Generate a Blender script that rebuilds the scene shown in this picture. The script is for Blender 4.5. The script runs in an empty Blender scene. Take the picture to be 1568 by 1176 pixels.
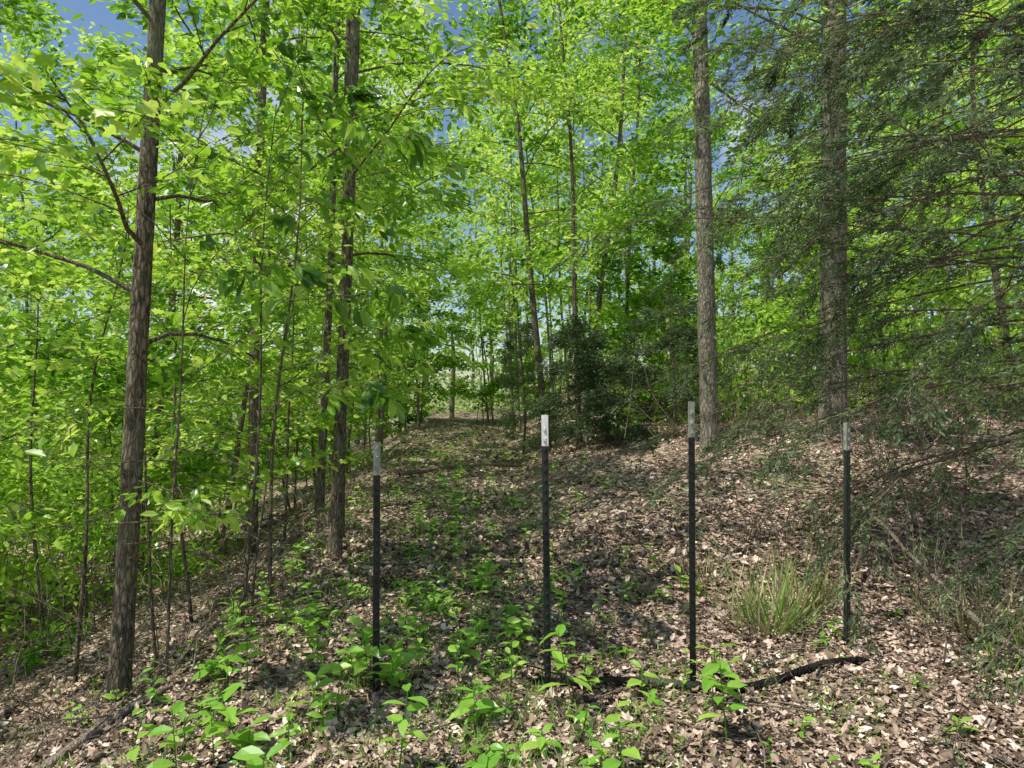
import bpy, math, time
import numpy as np
from mathutils import Vector
T0=time.time()
rng=np.random.default_rng(11)
scene=bpy.context.scene
scene.view_settings.view_transform='Standard'
scene.view_settings.look='None'
scene.view_settings.exposure=0
CAMZ=1.6

# ---------------- terrain ----------------
def sst(a,b,v):
    t=np.clip((v-a)/(b-a),0,1); return t*t*(3-2*t)
def gh(x,y):
    x=np.asarray(x,float); y=np.asarray(y,float)
    xe=-1.48-0.085*np.clip(y,0,40)+.12*np.sin(y*1.3)
    s=xe-x
    sp=np.log1p(np.exp(np.clip(s*6,-30,30)))/6
    drop=-2.5*(1-np.exp(-sp*0.30))*sst(-6,2,y)
    xr=np.clip(x-0.15,0,60)
    fy=sst(4,9.5,y)
    rise=1.0*(1-np.exp(-xr/1.9))*fy
    rise=rise+0.035*np.clip(y-9,0,60)*sst(1.5,7,x)
    n=0.03*np.sin(x*1.9+0.7*y)+0.025*np.sin(y*2.7-x*1.1+1)+0.012*np.sin(x*6.1+y*4.3)+0.01*np.sin(y*8.3-x*5.7)
    return drop+rise+n

# ---------------- mesh builder ----------------
class MB:
    def __init__(s):
        s.v=[];s.q=[];s.t=[];s.qm=[];s.tm=[];s.qr=[];s.tr=[];s.n=0;s.qs=[]
    def add(s,v,q=None,t=None,mat=0,rnd=0.5,smooth=False):
        v=np.asarray(v,float).reshape(-1,3)
        if q is not None and len(q):
            q=np.asarray(q,int).reshape(-1,4)
            s.q.append(q+s.n); s.qm.append(np.full(len(q),mat)); s.qr.append(np.broadcast_to(rnd,(len(q),)).astype(float)); s.qs.append(np.full(len(q),smooth))
        if t is not None and len(t):
            t=np.asarray(t,int).reshape(-1,3)
            s.t.append(t+s.n); s.tm.append(np.full(len(t),mat)); s.tr.append(np.broadcast_to(rnd,(len(t),)).astype(float))
        s.v.append(v); s.n+=len(v)
    def build(s,name,mats,origin=(0,0,0)):
        me=bpy.data.meshes.new(name)
        V=np.concatenate(s.v)-np.array(origin)
        Q=np.concatenate(s.q) if s.q else np.zeros((0,4),int)
        T=np.concatenate(s.t) if s.t else np.zeros((0,3),int)
        me.vertices.add(len(V)); me.vertices.foreach_set("co",V.astype(np.float32).ravel())
        L=np.concatenate([Q.ravel(),T.ravel()]).astype(np.int32)
        me.loops.add(len(L)); me.loops.foreach_set("vertex_index",L)
        nq,nt=len(Q),len(T)
        me.polygons.add(nq+nt)
        st=np.concatenate([np.arange(nq)*4, nq*4+np.arange(nt)*3]).astype(np.int32)
        me.polygons.foreach_set("loop_start",st)
        mi=np.concatenate(s.qm+s.tm).astype(np.int32)
        rr=np.concatenate(s.qr+s.tr).astype(np.float32)
        sm=np.concatenate(s.qs+[np.zeros(nt,bool)]).astype(bool)
        me.polygons.foreach_set("material_index",mi)
        me.polygons.foreach_set("use_smooth",sm)
        me.update(calc_edges=True)
        a=me.attributes.new("rnd",'FLOAT','FACE'); a.data.foreach_set("value",rr)
        for m in mats: me.materials.append(m)
        ob=bpy.data.objects.new(name,me); ob.location=origin
        bpy.context.collection.objects.link(ob)
        return ob

def nrmz(a): return a/np.maximum(np.linalg.norm(a,axis=-1,keepdims=True),1e-9)

def tube(mb,pts,rad,sides=6,mat=0,rnd=0.5,rough=0.0):
    pts=np.asarray(pts,float); n=len(pts)
    tan=nrmz(np.gradient(pts,axis=0))
    ref=np.array([1.,0,0]) if abs(tan[0][0])<0.7 else np.array([0,1.,0])
    u=nrmz(np.cross(tan,ref)); w=np.cross(tan,u)
    a=np.arange(sides)*2*math.pi/sides
    rad=np.asarray(rad)[:,None]*np.ones((1,sides))
    if rough: rad=rad*(1+rough*rng.standard_normal((n,sides)))
    V=pts[:,None,:]+rad[:,:,None]*(np.cos(a)[None,:,None]*u[:,None,:]+np.sin(a)[None,:,None]*w[:,None,:])
    i=np.arange(n-1)[:,None]*sides; j=np.arange(sides)[None,:]; k=(j+1)%sides
    Q=np.stack([i+j,i+k,i+sides+k,i+sides+j],-1).reshape(-1,4)
    mb.add(V.reshape(-1,3),Q,None,mat,rnd,True)

HEXV=np.array([[0,0,0],[.3,.22,.05],[.68,.2,.04],[1,0,-.08],[.68,-.2,.04],[.3,-.22,.05]])
HEXQ=np.array([[0,3,2,1],[0,5,4,3]])
LITV=np.array([[0,0,0],[.25,.26,.12],[.75,.30,.02],[1,0,.10],[.60,-.16,-.02],[.35,-.30,.13]])
DIAV=np.array([[0,0,0],[.5,.3,.04],[1,0,-.05],[.45,-.3,.04]]); DIAQ=np.array([[0,3,2,1]])
NEEV=np.array([[0,0.02,0],[.6,.05,0],[1,0,0],[.5,-.05,0]]); NEEQ=np.array([[0,3,2,1]])
BLAV=np.array([[0,.02,0],[.5,.025,.12],[.5,-.025,.12],[0,-.02,0],[1,.003,-.05],[1,-.003,-.05]]); BLAQ=np.array([[0,3,2,1],[1,2,5,4]])
# broad seedling leaf: ovate, folded along the midrib, drooping tip
BROV=np.array([[0,0,0],[.18,.13,.03],[.45,.25,.06],[.75,.17,.02],[1,0,-.14],[.75,-.17,.02],[.45,-.25,.06],[.18,-.13,.03],[.42,0,.0],[.72,0,-.03]])
BROQ=np.array([[0,8,2,1],[8,9,3,2],[0,7,6,8],[8,6,5,9]]); BROT=np.array([[9,4,3],[9,5,4]])
_p=[(0,0),(.12,.30),(.30,.22),(.45,.50),(.55,.22),(.80,.20),(1,0),(.80,-.20),(.55,-.22),(.45,-.50),(.30,-.22),(.12,-.30)]
MAPV=np.array([[.4,0,.0]]+[[a,b,-.10*abs(b)-(.06 if a>.9 else 0)] for a,b in _p]); MAPT=np.array([[0,1+(i+1)%12,1+i] for i in range(12)])
LQ={'hex':(HEXV,HEXQ,None),'lit':(LITV,HEXQ,None),'dia':(DIAV,DIAQ,None),'nee':(NEEV,NEEQ,None),'bla':(BLAV,BLAQ,None),'map':(MAPV,None,MAPT),'bro':(BROV,BROQ,BROT)}

def leaves(mb,pos,d,nr,size,kind,mat,rnd,wid=1.0):
    V,Q,T=LQ[kind]
    N=len(pos)
    if N==0: return
    d=nrmz(d); side=nrmz(np.cross(nr,d)); n2=np.cross(d,side)
    size=np.broadcast_to(size,(N,)); wid=np.broadcast_to(wid,(N,))[:,None,None]
    P=pos[:,None,:]+size[:,None,None]*(V[None,:,0:1]*d[:,None,:]+wid*V[None,:,1:2]*side[:,None,:]+V[None,:,2:3]*n2[:,None,:])
    k=len(V); off=(np.arange(N)*k)[:,None,None]
    rnd=np.broadcast_to(rnd,(N,))
    q=t=None; mb_n=mb.n
    if Q is not None and T is not None:
        mb.add(P.reshape(-1,3),(Q[None]+off).reshape(-1,4),None,mat,np.repeat(rnd,len(Q)))
        tt=(T[None]+off).reshape(-1,3)+mb_n
        mb.t.append(tt); mb.tm.append(np.full(len(tt),mat)); mb.tr.append(np.repeat(rnd,len(T)).astype(float))
    elif Q is not None: mb.add(P.reshape(-1,3),(Q[None]+off).reshape(-1,4),None,mat,np.repeat(rnd,len(Q)))
    else: mb.add(P.reshape(-1,3),None,(T[None]+off).reshape(-1,3),mat,np.repeat(rnd,len(T)))

def curve(p0,d,L,n,bend,wob):
    pts=[np.array(p0,float)]; d=np.array(d,float); d/=np.linalg.norm(d); st=L/(n-1)
    for i in range(n-1):
        d=d+np.array([0,0,bend/(n-1)])+rng.standard_normal(3)*wob; d/=np.linalg.norm(d)
        pts.append(pts[-1]+d*st)
    return np.array(pts)
def interp(pts,t):
    f=t*(len(pts)-1); i=min(int(f),len(pts)-2); f-=i
    return pts[i]*(1-f)+pts[i+1]*f, nrmz(pts[i+1]-pts[i])
CAM=np.array([0,0,CAMZ])

def leafcloud(mb,segs,N,size,spread,flat,kind,tone,droop=.25,jit=.45,wid=1.0,mat=1,dj=.7,clump=.8):
    S0=np.array([s[0] for s in segs]); S1=np.array([s[1] for s in segs])
    sr=rng.random(len(segs))
    wgt=np.exp(clump*rng.standard_normal(len(segs))); wgt/=wgt.sum()
    idx=rng.choice(len(segs),N,p=wgt); u=rng.random(N)[:,None]*.95+.08
    pos=S0[idx]+u*(S1[idx]-S0[idx])+rng.standard_normal((N,3))*spread*np.array([1,1,flat])
    ok=np.linalg.norm(pos-CAM,axis=1)>2.1
    pos=pos[ok]; idx=idx[ok]; N=len(pos)
    d=nrmz(S1[idx]-S0[idx])+rng.standard_normal((N,3))*dj; d[:,2]=d[:,2]*.6-droop
    nr=np.array([0,0,1.])+rng.standard_normal((N,3))*jit
    r=np.clip(tone+(sr[idx]-.5)*.6+rng.standard_normal(N)*.17,0,1)
    leaves(mb,pos,d,nr,size*(.6+.7*rng.random(N)),kind,mat,r,wid)

def make_tree(name,x,y,H,r0,mats,lean=(0,0),cb=.3,nl=20,L=2.5,subs=6,twigs=0,N=6000,size=.12,spread=.18,flat=.5,
              kind='dia',tone=.5,up=(.05,.6),bend=-.3,sides=7,rtop=.2,wob=.03,azr=None,droop=.25,jit=.45,rings=12,rough=0,sub0=.3,wid=1.0,bare=0):
    mb=MB(); z0=float(gh(x,y))
    base=np.array([x,y,z0])
    t=np.linspace(0,1,rings)
    ph=rng.random(4)*6.28
    px=x+lean[0]*t+wob*H*(.5*np.sin(t*4+ph[0])*t+.2*np.sin(t*11+ph[1])*t)
    py=y+lean[1]*t+wob*H*(.5*np.sin(t*4.5+ph[2])*t+.2*np.sin(t*10+ph[3])*t)
    pz=z0-.15+(H+.15)*t
    tr=np.stack([px,py,pz],1)
    rad=r0*(1-(1-rtop)*t**.9); rad[0]*=1.35
    if rings>20: rad[1]*=1.12
    tube(mb,tr,rad,sides,0,.5,rough)
    for k in range(bare):
        q,_=interp(tr,rng.uniform(.06,cb+.15)); a=rng.random()*6.28
        c=curve(q,[math.cos(a),math.sin(a),rng.uniform(-.2,.5)],rng.uniform(.25,.8),5,-.2,.14); tube(mb,c,np.linspace(.005,.0018,5),4,0)
        q2,dd=interp(c,.5); tube(mb,curve(q2,dd+rng.standard_normal(3)*.5,.25,3,-.1,.15),[.003,.002,.001],3,0)
    segs=[]
    az=rng.random()*6.28
    for i in range(nl):
        tt=cb+(1-cb)*((i+.5)/nl)**.9
        p,_=interp(tr,min(tt,.995))
        az+=2.4+rng.standard_normal()*.3
        a=az if azr is None else rng.uniform(*azr)
        rel=(tt-cb)/(1-cb)
        ln=L*(.4+.6*math.sin(math.pi*min(1,rel*.8+.18)))*rng.uniform(.7,1.15)
        e=rng.uniform(*up)+rel*.5
        d=[math.cos(a)*math.cos(e),math.sin(a)*math.cos(e),math.sin(e)]
        pts=curve(p,d,ln,6,bend,.12)
        rl=max(.004,min(.017 if y<8 else .03,(r0*(1-(1-rtop)*tt))*.3))
        tube(mb,pts,np.linspace(rl,rl*.22,6),5 if sides>5 else 4,0,.5)
        for k in range(subs):
            s=sub0+(1-sub0)*(k+.7*rng.random())/subs
            q,dd=interp(pts,min(s,.99))
            sgn=1 if k%2 else -1
            rot=sgn*rng.uniform(.5,1.1)
            c,s_=math.cos(rot),math.sin(rot)
            d2=np.array([dd[0]*c-dd[1]*s_,dd[0]*s_+dd[1]*c,dd[2]+rng.uniform(-.2,.25)])
            sl=ln*rng.uniform(.28,.5)*(1.2-.6*s)
            sp=curve(q,d2,sl,4,bend*.6,.12)
            tube(mb,sp,np.linspace(rl*.35,max(.0015,rl*.1),4),3,0,.5)
            if twigs:
                for m in range(twigs):
                    w,d3=interp(sp,min(.15+.85*(m+rng.random())/twigs,.99))
                    rot=(1 if m%2 else -1)*rng.uniform(.5,1.0); c,s_=math.cos(rot),math.sin(rot)
                    d4=np.array([d3[0]*c-d3[1]*s_,d3[0]*s_+d3[1]*c,d3[2]+rng.uniform(-.25,.15)])
                    tl=sl*rng.uniform(.3,.55)
                    e2=curve(w,d4,tl,3,-.15,.08)
                    tube(mb,e2,[.0028,.002,.0012],3,0,.5)
                    segs.append((e2[0],e2[-1]))
                segs.append((sp[1],sp[-1]))
            else:
                segs.append((sp[0],sp[-1]))
        segs.append((pts[-3],pts[-1]))
    if N and segs: leafcloud(mb,segs,N,size,spread,flat,kind,tone,droop,jit,wid)
    return mb.build(name,mats,tuple(base))

# ---------------- materials ----------------
def newmat(name):
    m=bpy.data.materials.new(name); m.use_nodes=True; nt=m.node_tree; nt.nodes.clear()
    return m,nt,nt.nodes,nt.links
def ramp(nd,stops):
    r=nd.new('ShaderNodeValToRGB'); cr=r.color_ramp
    cr.elements[0].position=stops[0][0]; cr.elements[0].color=(*stops[0][1],1)
    cr.elements[1].position=stops[-1][0]; cr.elements[1].color=(*stops[-1][1],1)
    for p,c in stops[1:-1]:
        e=cr.elements.new(p); e.color=(*c,1)
    return r
def leafmat(name,stops,tstops,mix=.5,gloss=0.0):
    m,nt,nd,lk=newmat(name)
    o=nd.new('ShaderNodeOutputMaterial'); at=nd.new('ShaderNodeAttribute'); at.attribute_name='rnd'
    r1=ramp(nd,stops); lk.new(at.outputs['Fac'],r1.inputs[0])
    p=nd.new('ShaderNodeBsdfDiffuse'); lk.new(r1.outputs[0],p.inputs['Color']); out=p
    if mix>0:
        r2=ramp(nd,tstops); lk.new(at.outputs['Fac'],r2.inputs[0])
        t=nd.new('ShaderNodeBsdfTranslucent'); mx=nd.new('ShaderNodeMixShader'); mx.inputs[0].default_value=mix
        lk.new(r2.outputs[0],t.inputs[0]); lk.new(p.outputs[0],mx.inputs[1]); lk.new(t.outputs[0],mx.inputs[2]); out=mx
    if gloss>0:
        gl=nd.new('ShaderNodeBsdfGlossy'); gl.inputs['Roughness'].default_value=.35; m2=nd.new('ShaderNodeMixShader'); m2.inputs[0].default_value=gloss
        lk.new(out.outputs[0],m2.inputs[1]); lk.new(gl.outputs[0],m2.inputs[2]); out=m2
    lk.new(out.outputs[0],o.inputs[0])
    return m
M_leaf=leafmat('spring_leaf',[(0,(.045,.12,.015)),(.5,(.20,.41,.03)),(1,(.56,.76,.13))],
                         [(0,(.11,.29,.015)),(.5,(.42,.73,.04)),(1,(.82,.97,.18))],.5,.05)
M_far=leafmat('far_leaf',[(0,(.055,.14,.02)),(.5,(.22,.42,.045)),(1,(.57,.75,.16))],
                         [(0,(.13,.32,.02)),(.5,(.43,.72,.06)),(1,(.82,.97,.22))],.5)
M_haze=leafmat('hazed_distant_leaf',[(0,(.16,.28,.10)),(.5,(.34,.50,.18)),(1,(.62,.76,.34))],  # distance haze painted into a paler, less saturated leaf colour
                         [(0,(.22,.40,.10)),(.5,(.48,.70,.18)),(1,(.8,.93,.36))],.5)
M_cedar=leafmat('cedar_needle',[(0,(.04,.065,.03)),(.5,(.115,.16,.08)),(1,(.28,.35,.18))],
                         [(0,(.05,.09,.03)),(.5,(.14,.21,.07)),(1,(.30,.40,.16))],.3)
M_weed=leafmat('weed_leaf',[(0,(.07,.19,.02)),(.5,(.19,.44,.05)),(1,(.46,.70,.12))],
                         [(0,(.14,.36,.03)),(.5,(.36,.68,.05)),(1,(.64,.88,.13))],.45,.05)
M_litter=leafmat('dead_leaf',[(0,(.05,.035,.025)),(.3,(.24,.17,.12)),(.6,(.49,.355,.265)),(.85,(.72,.57,.45)),(1,(.86,.76,.65))],
                         None,0,.03)
M_dry=leafmat('dry_grass',[(0,(.16,.22,.06)),(.4,(.36,.37,.14)),(1,(.64,.53,.34))],
                         [(0,(.16,.24,.06)),(1,(.5,.42,.24))],.3)
def barkmat(name,dark,light,sc=1.0):
    m,nt,nd,lk=newmat(name)
    o=nd.new('ShaderNodeOutputMaterial'); p=nd.new('ShaderNodeBsdfDiffuse')
    tc=nd.new('ShaderNodeTexCoord'); mp=nd.new('ShaderNodeMapping'); mp.inputs['Scale'].default_value=(24*sc,24*sc,6.5*sc)
    lk.new(tc.outputs['Object'],mp.inputs[0])
    n1=nd.new('ShaderNodeTexVoronoi'); n1.feature='DISTANCE_TO_EDGE'; n1.inputs['Scale'].default_value=1.7
    nz=nd.new('ShaderNodeTexNoise'); nz.inputs['Scale'].default_value=1.6; nz.inputs['Detail'].default_value=5
    lk.new(mp.outputs[0],nz.inputs[0])
    ad=nd.new('ShaderNodeVectorMath'); ad.operation='ADD'
    lk.new(mp.outputs[0],ad.inputs[0]); lk.new(nz.outputs['Color'],ad.inputs[1]); lk.new(ad.outputs[0],n1.inputs['Vector'])
    mu=nd.new('ShaderNodeMath'); mu.operation='MULTIPLY_ADD'; mu.inputs[1].default_value=1.5
    sb=nd.new('ShaderNodeMath'); sb.operation='MULTIPLY_ADD'; sb.inputs[1].default_value=.9; sb.inputs[2].default_value=-.25
    lk.new(nz.outputs['Fac'],sb.inputs[0]); lk.new(n1.outputs['Distance'],mu.inputs[0]); lk.new(sb.outputs[0],mu.inputs[2])
    r=ramp(nd,[(.1,dark),(.75,light)]); lk.new(mu.outputs[0],r.inputs[0])
    n3=nd.new('ShaderNodeTexNoise'); n3.inputs['Scale'].default_value=2.2; n3.inputs['Detail'].default_value=3; lk.new(tc.outputs['Object'],n3.inputs[0])
    mx=nd.new('ShaderNodeMix'); mx.data_type='RGBA'; mx.blend_type='MIX'
    rr=ramp(nd,[(.50,(0,0,0)),(.66,(.5,.5,.5))]); lk.new(n3.outputs[0],rr.inputs[0]); lk.new(rr.outputs[0],mx.inputs[0])
    lk.new(r.outputs[0],mx.inputs[6]); mx.inputs[7].default_value=(.24,.26,.16,1)
    lk.new(mx.outputs[2],p.inputs['Color'])
    b=nd.new('ShaderNodeBump'); b.inputs['Strength'].default_value=.9; b.inputs['Distance'].default_value=.02
    lk.new(mu.outputs[0],b.inputs['Height']); lk.new(b.outputs[0],p.inputs['Normal']); lk.new(p.outputs[0],o.inputs[0])
    return m
M_bark=barkmat('bark_brown',(.045,.037,.027),(.33,.28,.20))
M_bark2=barkmat('bark_grey',(.08,.07,.05),(.44,.39,.31),.8)
M_cbark=barkmat('cedar_bark',(.08,.055,.04),(.34,.25,.19),1.2)
M_dark=barkmat('charred_bark',(.008,.008,.008),(.05,.045,.042),1.5)
M_stick=barkmat('dead_wood',(.16,.12,.09),(.52,.43,.34),1.5)

def groundmat():
    m,nt,nd,lk=newmat('forest_floor')
    o=nd.new('ShaderNodeOutputMaterial'); p=nd.new('ShaderNodeBsdfDiffuse')
    tc=nd.new('ShaderNodeTexCoord')
    nz=nd.new('ShaderNodeTexNoise'); nz.inputs['Scale'].default_value=14; nz.inputs['Detail'].default_value=4
    lk.new(tc.outputs['Object'],nz.inputs[0])
    sc=nd.new('ShaderNodeVectorMath'); sc.operation='MULTIPLY_ADD'; sc.inputs[1].default_value=(.06,.06,.06)
    lk.new(nz.outputs['Color'],sc.inputs[0]); lk.new(tc.outputs['Object'],sc.inputs[2])
    v=nd.new('ShaderNodeTexVoronoi'); v.inputs['Scale'].default_value=26; lk.new(sc.outputs[0],v.inputs['Vector'])
    sp=nd.new('ShaderNodeSeparateColor'); lk.new(v.outputs['Color'],sp.inputs[0])
    r=ramp(nd,[(0,(.07,.05,.037)),(.35,(.22,.16,.12)),(.65,(.42,.31,.24)),(1,(.64,.51,.41))]); lk.new(sp.outputs[0],r.inputs[0])
    n2=nd.new('ShaderNodeTexNoise'); n2.inputs['Scale'].default_value=.9; n2.inputs['Detail'].default_value=6; n2.inputs['Roughness'].default_value=.7; lk.new(tc.outputs['Object'],n2.inputs[0])
    r2=ramp(nd,[(.5,(0,0,0)),(.66,(.7,.7,.7))]); lk.new(n2.outputs[0],r2.inputs[0])
    m2=nd.new('ShaderNodeMix'); m2.data_type='RGBA'; lk.new(r2.outputs[0],m2.inputs[0]); lk.new(r.outputs[0],m2.inputs[6]); m2.inputs[7].default_value=(.16,.2,.08,1)
    lk.new(m2.outputs[2],p.inputs['Color'])
    b=nd.new('ShaderNodeBump'); b.inputs['Strength'].default_value=.8; b.inputs['Distance'].default_value=.03
    lk.new(sp.outputs[1],b.inputs['Height']); lk.new(b.outputs[0],p.inputs['Normal']); lk.new(p.outputs[0],o.inputs[0])
    return m
M_ground=groundmat()

def paint(name,col,rough=.5,metal=0,vary=.4):
    m,nt,nd,lk=newmat(name)
    o=nd.new('ShaderNodeOutputMaterial'); p=nd.new('ShaderNodeBsdfPrincipled'); p.inputs['Roughness'].default_value=rough; p.inputs['Metallic'].default_value=metal
    tc=nd.new('ShaderNodeTexCoord'); n=nd.new('ShaderNodeTexNoise'); n.inputs['Scale'].default_value=35; n.inputs['Detail'].default_value=5; lk.new(tc.outputs['Object'],n.inputs[0])
    r=ramp(nd,[(.3,tuple(c*(1-vary) for c in col)),(.7,tuple(min(1,c*(1+vary*.3)) for c in col))]); lk.new(n.outputs[0],r.inputs[0])
    lk.new(r.outputs[0],p.inputs['Base Color']); lk.new(p.outputs[0],o.inputs[0]); return m
M_post=paint('dark_green_steel',(.010,.015,.012),.5)
M_postg=paint('weathered_green_steel',(.03,.04,.027),.55)
M_white=paint('white_paint',(.70,.70,.66),.5,0,.3)
M_cream=paint('faded_paint',(.36,.37,.29),.6,0,.4)

# ---------------- ground ----------------
n=420
u=np.linspace(-1,1,n)
gx=np.sinh(u*5.2)/np.sinh(5.2)*220; gy=np.sinh(u*5.2)/np.sinh(5.2)*220+5
X,Y=np.meshgrid(gx,gy,indexing='xy'); Z=gh(X,Y)
i=np.arange(n-1)[:,None]*n; j=np.arange(n-1)[None,:]
Q=np.stack([i+j,i+j+1,i+n+j+1,i+n+j],-1).reshape(-1,4)
g=MB(); g.add(np.stack([X,Y,Z],-1).reshape(-1,3),Q,None,0,.5,True); g.build('ground',[M_ground])

# ---------------- leaf litter ----------------
def scatter(N,y0,y1,wx=.95,pad=1.0):
    y=np.exp(rng.uniform(math.log(y0),math.log(y1),N)); x=rng.uniform(-1,1,N)*(wx*y+pad); return x,y
lt=MB()
for N,y0,y1,s in ((115000,1.5,7,.040),(62000,5,14,.056),(18000,12,30,.10)):
    x,y=scatter(N,y0,y1,.82,.6); z=gh(x,y)+rng.random(N)*.026+.003
    pos=np.stack([x,y,z],1)
    d=np.concatenate([rng.standard_normal((N,2)),rng.standard_normal((N,1))*.35],1)
    nr=np.array([0,0,1.])+rng.standard_normal((N,3))*.40
    patch=np.sin(x*1.3+np.sin(y*1.1)*2)*np.sin(y*1.7+x)+.5*np.sin(x*5+y*3)*np.sin(y*4.4-x*2)
    r=np.clip(rng.beta(1.2,1.7,N)+.08*patch+.10*sst(.3,2.5,x)*sst(3,6,y),0,1)  # lift towards the right bank paints its sunlight into the leaf tone
    leaves(lt,pos,d,nr,s*(.4+1.1*rng.random(N)**1.5),'lit',0,r,rng.uniform(.6,1.5,N))
lt.build('leaf_litter',[M_litter])

tw=MB()
for _ in range(700):
    x,y=scatter(1,1.6,16); x=x[0];y=y[0]
    a=rng.random()*6.28; L=rng.uniform(.12,.7)*(1+.05*y)
    s=np.linspace(0,1,5); xs=x+np.cos(a)*L*s+rng.standard_normal(5)*.012; ys=y+np.sin(a)*L*s+rng.standard_normal(5)*.012
    zs=gh(xs,ys)+.03+rng.random()*.04*s
    r=rng.uniform(.002,.007)
    tube(tw,np.stack([xs,ys,zs],1),np.linspace(r,r*.4,5),4,0)
for _ in range(190):
    y=rng.uniform(3.2,13); x=-1.48-.085*y-rng.uniform(-.1,1.0)
    a=rng.uniform(1.2,2.6); L=rng.uniform(.4,1.5)
    s=np.linspace(0,1,7); xs=x+np.cos(a)*L*s+.03*np.sin(s*7+y*9); ys=y+np.sin(a)*L*s+.03*np.cos(s*9+x*7)
    zs=gh(xs,ys)+.03+rng.uniform(0,.22)*s
    r=rng.uniform(.004,.011); tube(tw,np.stack([xs,ys,zs],1),np.linspace(r,r*.4,7),4,0)
tw.build('fallen_twigs',[M_stick])

def log(name,pl,r0,r1,mat,n=24,branch=0,wobr=.012):
    mb=MB(); pl=np.array(pl,float); t=np.linspace(0,1,n); f=np.linspace(0,1,len(pl))
    x=np.interp(t,f,pl[:,0])+rng.standard_normal(n)*wobr*.3; y=np.interp(t,f,pl[:,1])+np.sin(t*9)*wobr*2
    z=gh(x,y)+np.interp(t,f,pl[:,2])
    P=np.stack([x,y,z],1); rad=np.linspace(r0,r1,n); rad[0]*=.6; rad[-1]*=.5
    tube(mb,P,rad,9,0,.5,.10)
    for k in range(branch):
        q,_=interp(P,rng.uniform(.15,.95)); a=rng.random()*6.28
        c=curve(q,[math.cos(a),math.sin(a),rng.uniform(0,.5)],rng.uniform(.15,.45),4,-.2,.1); tube(mb,c,np.linspace(r1*.35,.002,4),4,0)
    return mb.build(name,[mat],(float(x[0]),float(y[0]),float(z[0])))
log('fallen_branch',[(.10,3.64,.038),(.5,3.60,.03),(.95,3.60,.038),(1.3,3.66,.03),(1.65,3.72,.036),(2.0,3.80,.03)],.025,.021,M_dark,34,5,.016)
log('fallen_branch',[(-2.5,3.25,.03),(-2.15,3.4,.05),(-1.85,3.7,.05)],.03,.02,M_stick,14,3)
log('fallen_branch',[(2.75,3.2,.02),(2.65,3.9,.2),(2.7,4.8,.5),(2.5,5.6,.75)],.018,.01,M_stick,14,5)
log('fallen_branch',[(-3.6,6,.03),(-2.6,7.6,.06),(-2.2,9.6,.05)],.04,.02,M_stick,16,4)
log('fallen_branch',[(-1.9,11.5,.1),(-1.2,12.6,.1),(.4,13,.05)],.05,.03,M_stick,16,6)

# ---------------- fence posts ----------------
def post(x,y,top,rot,lean,body,cap,capl):
    z0=float(gh(x,y)); H=top-z0
    mb=MB()
    prof=[(-.0175,0),(.0175,0),(.0175,.004),(.0025,.006),(.002,.034),(-.002,.034),(-.0025,.006),(-.0175,.004)]
    def seg(za,zb,m,g=0):
        k=len(prof); V=[(px*(1+g),py*(1+g),z) for z in (za,zb) for px,py in prof]
        Q=[[a,(a+1)%k,k+(a+1)%k,k+a] for a in range(k)]
        mb.add(V,Q,None,m)
        for b in (0,k):
            mb.add(V[b:b+k],[[0,1,2,7],[3,4,5,6]],[[2,3,6],[2,6,7]],m)
    seg(-.25,H-capl,0); seg(H-capl,H,1,.03)
    zz=.05
    while zz<H-.03:
        m=1 if zz>H-capl else 0
        a,b,c=.007,.011,.009
        V=[(-a,0,zz-b),(a,0,zz-b),(a,0,zz+b),(-a,0,zz+b),(-a*.7,-c,zz-b*.4),(a*.7,-c,zz-b*.4),(a*.7,-c,zz+b*.8),(-a*.7,-c,zz+b*.8)]
        mb.add(V,[[4,5,6,7],[0,1,5,4],[1,2,6,5],[2,3,7,6],[3,0,4,7]],None,m); zz+=.053
    ob=mb.build('metal_fence_post',[body,cap]); ob.location=(x,y,z0); ob.rotation_euler=(lean[0],lean[1],rot)
post(-.70,3.50,1.30,.35,(0,.004),M_post,M_cream,.17)
post(.185,3.50,1.44,-.3,(0,-.012),M_post,M_white,.16)
post(.97,3.64,1.505,.2,(.0,-.006),M_post,M_cream,.19)
post(2.08,4.20,1.36,.5,(0,0),M_postg,M_cream,.17)

# ---------------- near trees (left) ----------------
LM=[M_bark,M_leaf]; FM=[M_bark,M_far]; GM=[M_bark2,M_leaf]
make_tree('maple_tree',-2.36,4.06,5.7,.066,LM,lean=(.28,.1),cb=.36,nl=14,L=2.0,subs=7,twigs=3,N=3500,size=.078,spread=.05,flat=.6,kind='map',tone=.5,sides=14,rings=34,rough=.03,wob=.004,rtop=.6,bare=5)
sap=[(-2.02,3.95,3.4,.011,(.2,0)),(-1.75,4.9,4.4,.016,(.15,.1)),(-2.15,5.6,3.2,.012,(.3,.1)),(-2.7,5.2,4.0,.014,(-.4,.1)),
     (-4.0,6.2,4.6,.022,(.3,.2)),(-3.1,6.6,4.6,.02,(-.3,0)),(-4.9,5.6,4.2,.018,(.5,0)),(-5.2,7.6,5,.025,(-.3,0)),(-2.7,8.0,4.2,.02,(.3,0))]
for a in sap:
    make_tree('maple_sapling',a[0],a[1],a[2],a[3],LM,lean=a[4],cb=.32,nl=13,L=1.25,subs=6,twigs=2,N=980,size=.083,spread=.05,flat=.5,kind='map' if rng.random()<.5 else 'hex',tone=rng.uniform(.4,.75),sides=7,wob=.05,rings=18,bare=12)
make_tree('hickory_sapling',-1.75,4.35,3.3,.014,LM,lean=(.35,-.2),cb=.42,nl=11,L=1.25,subs=4,twigs=2,N=520,size=.125,spread=.03,flat=.6,kind='bro',tone=.35,sides=7,droop=.75,jit=.5,azr=(-1.3,1.3),wob=.03,rings=16,wid=.85,bare=6)
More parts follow.
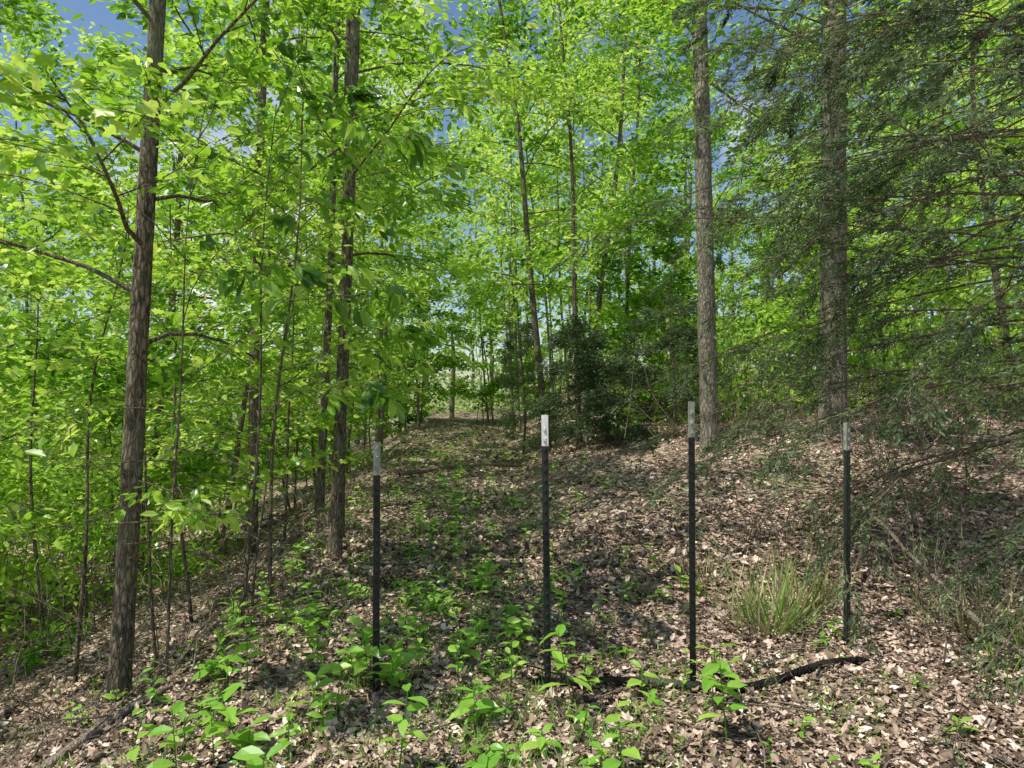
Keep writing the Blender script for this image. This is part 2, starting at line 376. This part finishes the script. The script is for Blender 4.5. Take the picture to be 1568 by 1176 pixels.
make_tree('poplar_tree',-1.62,6.2,7.6,.060,LM,lean=(.25,.2),cb=.35,nl=16,L=2.1,subs=6,twigs=0,N=2500,size=.10,spread=.12,kind='hex',tone=.6,sides=10,rings=30,rough=.03,wob=.003,rtop=.6,bare=4)
make_tree('poplar_tree',-1.75,6.9,7.6,.045,LM,lean=(.1,.2),cb=.35,nl=15,L=2.0,subs=6,N=2400,size=.10,spread=.12,kind='hex',tone=.6,sides=9,rings=26,wob=.008,rtop=.5,bare=4)
make_tree('maple_tree',-2.45,8.6,8.6,.06,LM,lean=(.3,.3),cb=.3,nl=18,L=2.3,subs=6,N=3500,size=.12,spread=.14,kind='hex',tone=.5,sides=9,rings=24,wob=.008,rtop=.4)
make_tree('maple_tree',-3.15,8.2,8.6,.075,LM,lean=(.2,.0),cb=.3,nl=18,L=2.6,subs=6,N=3700,size=.12,spread=.15,kind='hex',tone=.55,sides=9,rings=24,wob=.006,rtop=.5)
make_tree('maple_tree',-6.4,7.5,8,.07,LM,cb=.2,nl=20,L=2.6,subs=6,N=4000,size=.12,spread=.15,kind='hex',tone=.6,sides=9,wob=.015,rtop=.4)
# right oaks
make_tree('oak_tree',2.62,9.0,9.5,.122,GM,lean=(-.2,0),cb=.5,nl=11,L=2.8,subs=7,N=3000,size=.12,spread=.18,kind='hex',tone=.6,sides=14,rings=34,rough=.03,wob=.006,rtop=.7)
make_tree('oak_tree',4.35,9.2,9.8,.18,GM,lean=(0,0),cb=.5,nl=10,L=3.0,subs=7,N=3000,size=.12,spread=.18,kind='hex',tone=.5,sides=14,rings=34,rough=.03,wob=.003,rtop=.75)
# centre trees
make_tree('oak_tree',.75,14.0,10.5,.08,FM,lean=(-1.1,0),cb=.3,nl=22,L=3.4,subs=7,N=6600,size=.14,spread=.22,kind='hex',tone=.65,sides=9,rings=20,wob=.02,rtop=.3)
make_tree('oak_tree',1.3,13.0,9.5,.06,FM,lean=(-.4,0),cb=.3,nl=18,L=2.8,subs=7,N=4800,size=.13,spread=.2,kind='hex',tone=.65,sides=9,rings=20,wob=.02,rtop=.3)
print('near trees',time.time()-T0)

# ---------------- cedars ----------------
def cedar(name,x,y,H,r0,cb,nl,L,subs,twigs,N,size,tone=.45,azr=None,up=(-.05,.35),bare=.25,top=.1,bend=-.25,wid=1.0,spr=0,pw=.8):
    mb=MB(); z0=float(gh(x,y)); rings=14; t=np.linspace(0,1,rings)
    tr=np.stack([x+.05*np.sin(t*5),y+.05*np.cos(t*4),z0-.1+(H+.1)*t],1); tube(mb,tr,r0*(1-.85*t),9,0,.5,.04)
    segs=[]; az=0
    for i in range(nl):
        tt=cb+(1-cb)*(i+.5)/nl; p,_=interp(tr,min(tt,.99)); az+=2.4+rng.standard_normal()*.4
        a=az if azr is None else rng.uniform(*azr)
        ln=L*(top+(1-top)*(1-(tt-cb)/(1-cb))**pw)*rng.uniform(.6,1.15); e=rng.uniform(*up)
        pts=curve(p,[math.cos(a)*math.cos(e),math.sin(a)*math.cos(e),math.sin(e)],ln,7,bend,.12)
        rl=max(.004,r0*.16*(1-tt*.6)); tube(mb,pts,np.linspace(rl,.0025,7),5,0)
        for k in range(subs):
            s=bare+(1-bare)*(k+rng.random())/subs; q,dd=interp(pts,min(s,.99)); rot=(1 if k%2 else -1)*rng.uniform(.4,1.0); c,s_=math.cos(rot),math.sin(rot)
            d2=np.array([dd[0]*c-dd[1]*s_,dd[0]*s_+dd[1]*c,dd[2]+rng.uniform(-.35,.2)]); sl=ln*rng.uniform(.2,.38)*(1.25-.7*s)
            sp=curve(q,d2,sl,4,-.35,.1); tube(mb,sp,np.linspace(.0035,.0012,4),3,0)
            if s>bare+.12: segs.append((sp[1],sp[-1]))
            for m in range(twigs):
                w,d3=interp(sp,.2+.79*(m+rng.random())/twigs); rot=(1 if m%2 else -1)*rng.uniform(.4,.9); c,s_=math.cos(rot),math.sin(rot)
                d4=nrmz(np.array([d3[0]*c-d3[1]*s_,d3[0]*s_+d3[1]*c,d3[2]+rng.uniform(-.4,.15)]))
                if s>bare+.12: segs.append((w,w+d4*sl*rng.uniform(.3,.5)))
    leafcloud(mb,segs,N,size,spr if spr else .008+size*.06,.9,'nee',tone,.08,1.2,wid,1,.45,.6)
    return mb.build(name,[M_cbark,M_cedar],(x,y,z0))
cedar('red_cedar_tree',4.3,4.9,5.6,.10,.24,82,3.4,12,4,135000,.044,.48,azr=(2.2,4.3),up=(-.12,.3),bare=.22,top=.7,wid=2.1,bend=-.35)
cedar('red_cedar_tree',5.6,7.2,7,.10,.10,54,2.8,9,4,40000,.08,.48,wid=2.0,top=.3)
cedar('red_cedar_tree',2.5,10.6,2.0,.03,.05,36,1.0,7,3,9000,.08,.4,wid=2.2,up=(.1,.9),top=.5,spr=.05)
cedar('red_cedar_tree',1.15,12.2,2.1,.03,.05,42,1.1,7,3,13000,.08,.4,wid=2.2,up=(.1,.9),top=.5,spr=.06)
cedar('red_cedar_tree',1.75,11.6,1.5,.03,.05,36,1.0,7,3,10000,.08,.4,wid=2.2,up=(.1,.9),top=.5,spr=.06)
cedar('red_cedar_tree',.25,15.5,3.0,.03,.05,42,1.0,7,3,10000,.09,.95,wid=2.0,up=(.1,.9),top=.3,spr=.05)
cedar('red_cedar_tree',3.0,7.8,.8,.012,.1,22,.4,6,2,2500,.05,.9,wid=1.8,up=(.1,.9),top=.4)
cedar('red_cedar_tree',4.3,6.5,.9,.012,.1,22,.4,6,2,2500,.05,.85,wid=1.8,up=(.1,.9),top=.4)
print('cedars',time.time()-T0)

# ---------------- forest ----------------
def corridor(x,y,hw): return abs(x+.085*y)<hw
cnt=0
placed=[]
while cnt<32:
    y=rng.uniform(10.5,32); x=rng.uniform(-1,1)*(.8*y+2)
    if corridor(x,y,2.6) or (0<x<5.5 and y<12.5): continue
    if any((x-a)**2+(y-b)**2<7.0 for a,b in placed): continue
    placed.append((x,y)); cnt+=1
    f=y/20; H=min(1.6+.55*y+rng.uniform(-1.5,1.5),rng.uniform(10.5,15.5))
    make_tree('offframe_shade_tree',x,y,H,rng.uniform(.045,.10),[M_bark if rng.random()<.6 else M_bark2,M_far],lean=(rng.uniform(-1.2,1.2),rng.uniform(-.5,.5)),cb=rng.uniform(.15,.35),nl=20,
      L=rng.uniform(2.4,3.6),subs=6,N=4100,size=.13+.05*f,spread=.24,kind='dia' if y>14 else 'hex',tone=rng.uniform(.3,.9),sides=7,wob=.025,rtop=.3)
for k in range(20):
    y=rng.uniform(15,31); sd=1 if k%2 else -1; x=-.085*y+sd*rng.uniform(1.6,4.2)
    if y>26: x=-.085*y+rng.uniform(-4,4)
    make_tree('offframe_shade_tree',x,y,rng.uniform(8,12),rng.uniform(.035,.06),[M_bark2,M_far],lean=(rng.uniform(-1,1),0),cb=.4,nl=12,L=1.9,subs=5,N=1300,size=.17,spread=.25,kind='dia',tone=rng.uniform(.5,.9),sides=6,wob=.03,rtop=.4)
cnt=0
while cnt<66:
    y=rng.uniform(8,30) if cnt<60 else rng.uniform(27,31); x=rng.uniform(-1,1)*(.8*y+2) if cnt<60 else rng.uniform(-5,1)
    if cnt<60 and (corridor(x,y,2.6 if y<20 else 2.0) or (-.5<x<7 and y<11.5)): continue
    if x<0 and x>-3.2 and y<10: continue
    cnt+=1; f=y/20
    make_tree('understory_tree',x,y,rng.uniform(2.4,5.5),rng.uniform(.015,.035),FM,lean=(rng.uniform(-.6,.6),rng.uniform(-.4,.4)),cb=.1,nl=14,
      L=rng.uniform(1.2,2.2),subs=6,N=2150,size=.11+.05*f,spread=.17,flat=.45,kind='dia' if y>14 else 'hex',tone=rng.uniform(.3,.9),sides=5,wob=.05)
print('forest',time.time()-T0)
for x,y,N in ((-7.5,1.5,1300),(-5,-3,1100),(8.5,0,2500),(9,5.5,3500),(-10,5,2800),(-12.5,9,3500)):  # unseen trees added outside the frame to shade the clearing
    make_tree('offframe_shade_tree',x,y,9,.09,LM,cb=.35,nl=18,L=2.8,subs=6,N=N,size=.15,spread=.25,kind='dia',tone=.55)

def mass(name,cnt,fn,size,kind,tone,mats,perclump,cs,trunks=True):
    mb=MB()
    C=np.array([fn() for _ in range(cnt)])
    idx=np.repeat(np.arange(cnt),perclump); N=len(idx)
    pos=C[idx]+rng.standard_normal((N,3))*cs*np.array([1,1,.6])
    tn=rng.random(cnt)
    d=rng.standard_normal((N,3)); nr=np.array([0,-.3,1.])+rng.standard_normal((N,3))*.5
    r=np.clip(tone+(tn[idx]-.5)*.6+rng.standard_normal(N)*.14,0,1)
    leaves(mb,pos,d,nr,size*(.6+.7*rng.random(N)),kind,1,r)
    if trunks:
        for k in range(0,cnt,10):
            c=C[k]; z=float(gh(c[0],c[1])); tube(mb,[[c[0],c[1],z],[c[0]+.1,c[1],z+3],[c[0],c[1],max(z+4,c[2])]],[.14,.11,.06],5,0)
    else:
        for k in range(cnt):
            c=C[k]; z=float(gh(c[0],c[1]))
            for _ in range(2):
                tube(mb,[[c[0]+rng.normal(0,.15),c[1]+rng.normal(0,.15),z],[c[0]+rng.normal(0,.1),c[1],(z+c[2])/2],[c[0]+rng.normal(0,.2),c[1],c[2]+.1]],[.008,.006,.003],3,0)
    return mb.build(name,mats)
def farpt():
    a=rng.uniform(-1.0,1.0); r=rng.uniform(33,50); x=math.sin(a)*r; y=math.cos(a)*r
    return (x,y,float(gh(x,y))+rng.uniform(0,1)**1.2*13)
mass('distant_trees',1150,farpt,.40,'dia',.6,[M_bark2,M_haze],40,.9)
def bankpt():
    x=rng.uniform(2.2,13); y=rng.uniform(11,15); return (x,y,float(gh(x,y))+rng.uniform(.1,1.7))
mass('shrub_thicket',130,bankpt,.11,'hex',.55,FM,75,.34,False)
def leftpt():
    x=rng.uniform(-14,-4.8); y=rng.uniform(7.5,14); return (x,y,float(gh(x,y))+rng.uniform(.3,2.2))
mass('shrub_thicket',150,leftpt,.12,'hex',.65,FM,75,.36,False)

# ---------------- ground plants ----------------
pl=MB()
def plant(x,y,h,nlv,ls,tone):
    z=float(gh(x,y)); lean=rng.standard_normal(2)*.15*h
    st=np.array([[x,y,z],[x+lean[0]*.5,y+lean[1]*.5,z+h*.5],[x+lean[0],y+lean[1],z+h]])
    tube(pl,st,[.004,.003,.002],4,0,.3)
    t=np.clip(.35+.65*np.arange(nlv)/max(nlv-1,1),0,1); az=np.arange(nlv)*2.4+rng.random()*6
    pos=np.array([interp(st,min(a,.99))[0] for a in t])
    d=np.stack([np.cos(az),np.sin(az),rng.uniform(-.25,.5,nlv)],1); nr=np.array([0,0,1.])+rng.standard_normal((nlv,3))*.22
    leaves(pl,pos,d,nr,ls*(1.1-.35*t)*rng.uniform(.8,1.2,nlv),'bro',0,np.clip(tone+rng.standard_normal(nlv)*.12,0,1),.95)
for _ in range(55):
    x=rng.uniform(-1.9,.5); y=rng.uniform(2.2,4.8)
    plant(x,y,rng.uniform(.08,.28),rng.integers(5,9),rng.uniform(.07,.13),rng.uniform(.4,.8))
for px_,py_ in ((-.95,3.2),(-1.2,3.0),(-.75,3.6),(.3,3.3),(-1.4,3.6),(.32,2.4),(-.9,2.3),(.95,3.0),(-.62,3.45),(-1.35,2.75),(1.0,3.4),(-.55,3.55),(-.45,2.7),(-.2,3.1)):
    plant(px_,py_,rng.uniform(.2,.4),9,rng.uniform(.12,.165),.65)
for _ in range(280):
    y=math.exp(rng.uniform(math.log(3.5),math.log(22))); x=-.085*y+rng.normal(0,.95)-.1
    plant(x,y,rng.uniform(.06,.26),rng.integers(4,8),rng.uniform(.07,.13),rng.uniform(.5,.95))
for _ in range(120):
    x,y=scatter(1,2.2,12); plant(x[0],y[0],rng.uniform(.05,.16),rng.integers(4,7),rng.uniform(.04,.09),rng.uniform(.3,.8))
pl.build('seedling_plants',[M_weed])

gr=MB()
N=3400; cx,cy=scatter(N,1.7,16)
keep=(np.exp(-((cx+.085*cy+.2)/1.3)**2)>rng.random(N))|(rng.random(N)<.15)
cx,cy=cx[keep],cy[keep]; k=14
idx=np.repeat(np.arange(len(cx)),k); N=len(idx)
x=cx[idx]+rng.standard_normal(N)*.05; y=cy[idx]+rng.standard_normal(N)*.05
d=np.concatenate([rng.standard_normal((N,2))*.6,np.ones((N,1))],1)
leaves(gr,np.stack([x,y,gh(x,y)],1),d,np.concatenate([rng.standard_normal((N,2)),np.ones((N,1))*.2],1),rng.uniform(.04,.11,N),'bla',0,rng.uniform(.2,.8,N),1.3)
gr.build('grass',[M_weed])
def clump(x,y,n_,h,r,m):
    mb=MB(); a=rng.random(n_)*6.28; rr=rng.random(n_)**.6*r
    X=x+np.cos(a)*rr; Y=y+np.sin(a)*rr
    d=np.stack([np.cos(a)*.4+rng.standard_normal(n_)*.3,np.sin(a)*.4+rng.standard_normal(n_)*.3,np.ones(n_)],1)
    leaves(mb,np.stack([X,Y,gh(X,Y)],1),d,np.stack([np.cos(a),np.sin(a),.2+0*a],1),h*rng.uniform(.4,1.1,n_),'bla',0,rng.random(n_),.4)
    mb.build('tall_grass_clump',[m],(x,y,float(gh(x,y))))
clump(1.7,4.5,130,.55,.24,M_dry); clump(2.1,4.8,90,.45,.25,M_dry); clump(1.72,4.45,50,.5,.15,M_weed); clump(2.9,4.3,110,.45,.3,M_dry); clump(3.1,3.8,110,.45,.25,M_weed); clump(2.6,3.5,60,.3,.2,M_weed); clump(1.5,5.2,50,.3,.2,M_dry); clump(-.05,2.2,50,.16,.06,M_weed)

def brush(name,x,y,nst,h,spread):
    mb=MB(); z=float(gh(x,y))
    for _ in range(nst):
        a=rng.random()*6.28; e=rng.uniform(.5,1.4)
        c=curve([x+rng.normal(0,spread),y+rng.normal(0,spread),z],[math.cos(a)*math.cos(e),math.sin(a)*math.cos(e),math.sin(e)],h*rng.uniform(.5,1.2),6,-.3,.15)
        tube(mb,c,np.linspace(.006,.0018,6),4,0)
        for k in range(5):
            q,dd=interp(c,rng.uniform(.25,.95)); tube(mb,curve(q,dd+rng.standard_normal(3)*.6,h*.3,3,-.1,.15),[.003,.002,.001],3,0)
    mb.build(name,[M_stick],(x,y,z))
brush('dead_shrub',3.05,4.9,30,.9,.3); brush('dead_shrub',3.7,6.5,30,1.0,.4); brush('dead_shrub',2.0,5.9,6,1.0,.06); brush('dead_shrub',4.6,8.3,40,1.3,.6); brush('dead_shrub',3.3,10,36,1.4,.6); brush('dead_shrub',5.6,9.3,40,1.5,.7); brush('dead_shrub',2.7,3.9,14,.7,.25)
brush('dead_shrub',-3.0,5.8,14,1.1,.5); brush('dead_shrub',-2.6,7.2,14,1.1,.4); brush('dead_shrub',-2.3,9.5,20,.9,.5); brush('dead_shrub',.3,13,8,.8,.3); brush('dead_shrub',-3.2,4.6,10,1.0,.4); brush('dead_shrub',-1.9,5.2,8,.7,.2)

# ---------------- light, sky ----------------
az=math.radians(-118); el=math.radians(63)
S=Vector((math.sin(az)*math.cos(el),math.cos(az)*math.cos(el),math.sin(el)))
sl=bpy.data.lights.new('sun','SUN'); sl.energy=5; sl.angle=math.radians(.5); sl.color=(1,.96,.88)
so=bpy.data.objects.new('sun',sl); so.rotation_euler=S.to_track_quat('Z','Y').to_euler(); so.location=(-20,-10,30); bpy.context.collection.objects.link(so)
w=bpy.data.worlds.new('World'); scene.world=w; w.use_nodes=True; nt=w.node_tree; nd=nt.nodes; lk=nt.links; nd.clear()
wo=nd.new('ShaderNodeOutputWorld'); bg=nd.new('ShaderNodeBackground'); bg.inputs[1].default_value=.14
sk=nd.new('ShaderNodeTexSky'); sk.sky_type='NISHITA'; sk.sun_disc=False; sk.sun_elevation=el; sk.sun_rotation=az; sk.ozone_density=3; sk.dust_density=.5
tc=nd.new('ShaderNodeTexCoord'); nz=nd.new('ShaderNodeTexNoise'); nz.inputs['Scale'].default_value=3.0; nz.inputs['Detail'].default_value=4; nz.inputs['Roughness'].default_value=.6
lk.new(tc.outputs['Generated'],nz.inputs[0]); r=ramp(nd,[(.53,(0,0,0)),(.66,(1,1,1))]); lk.new(nz.outputs[0],r.inputs[0])
mx=nd.new('ShaderNodeMix'); mx.data_type='RGBA'; lk.new(r.outputs[0],mx.inputs[0]); lk.new(sk.outputs[0],mx.inputs[6]); mx.inputs[7].default_value=(6.5,6.6,6.8,1)
lk.new(mx.outputs[2],bg.inputs[0]); lk.new(bg.outputs[0],wo.inputs[0])

cd=bpy.data.cameras.new('camera'); cd.lens=23.9; cd.sensor_width=36; cd.clip_end=1500; cd.clip_start=.05
co=bpy.data.objects.new('camera',cd); co.location=(0,0,CAMZ); co.rotation_euler=(math.radians(90),0,0); bpy.context.collection.objects.link(co); scene.camera=co
print('done',time.time()-T0, sum(len(m.polygons) for m in bpy.data.meshes))
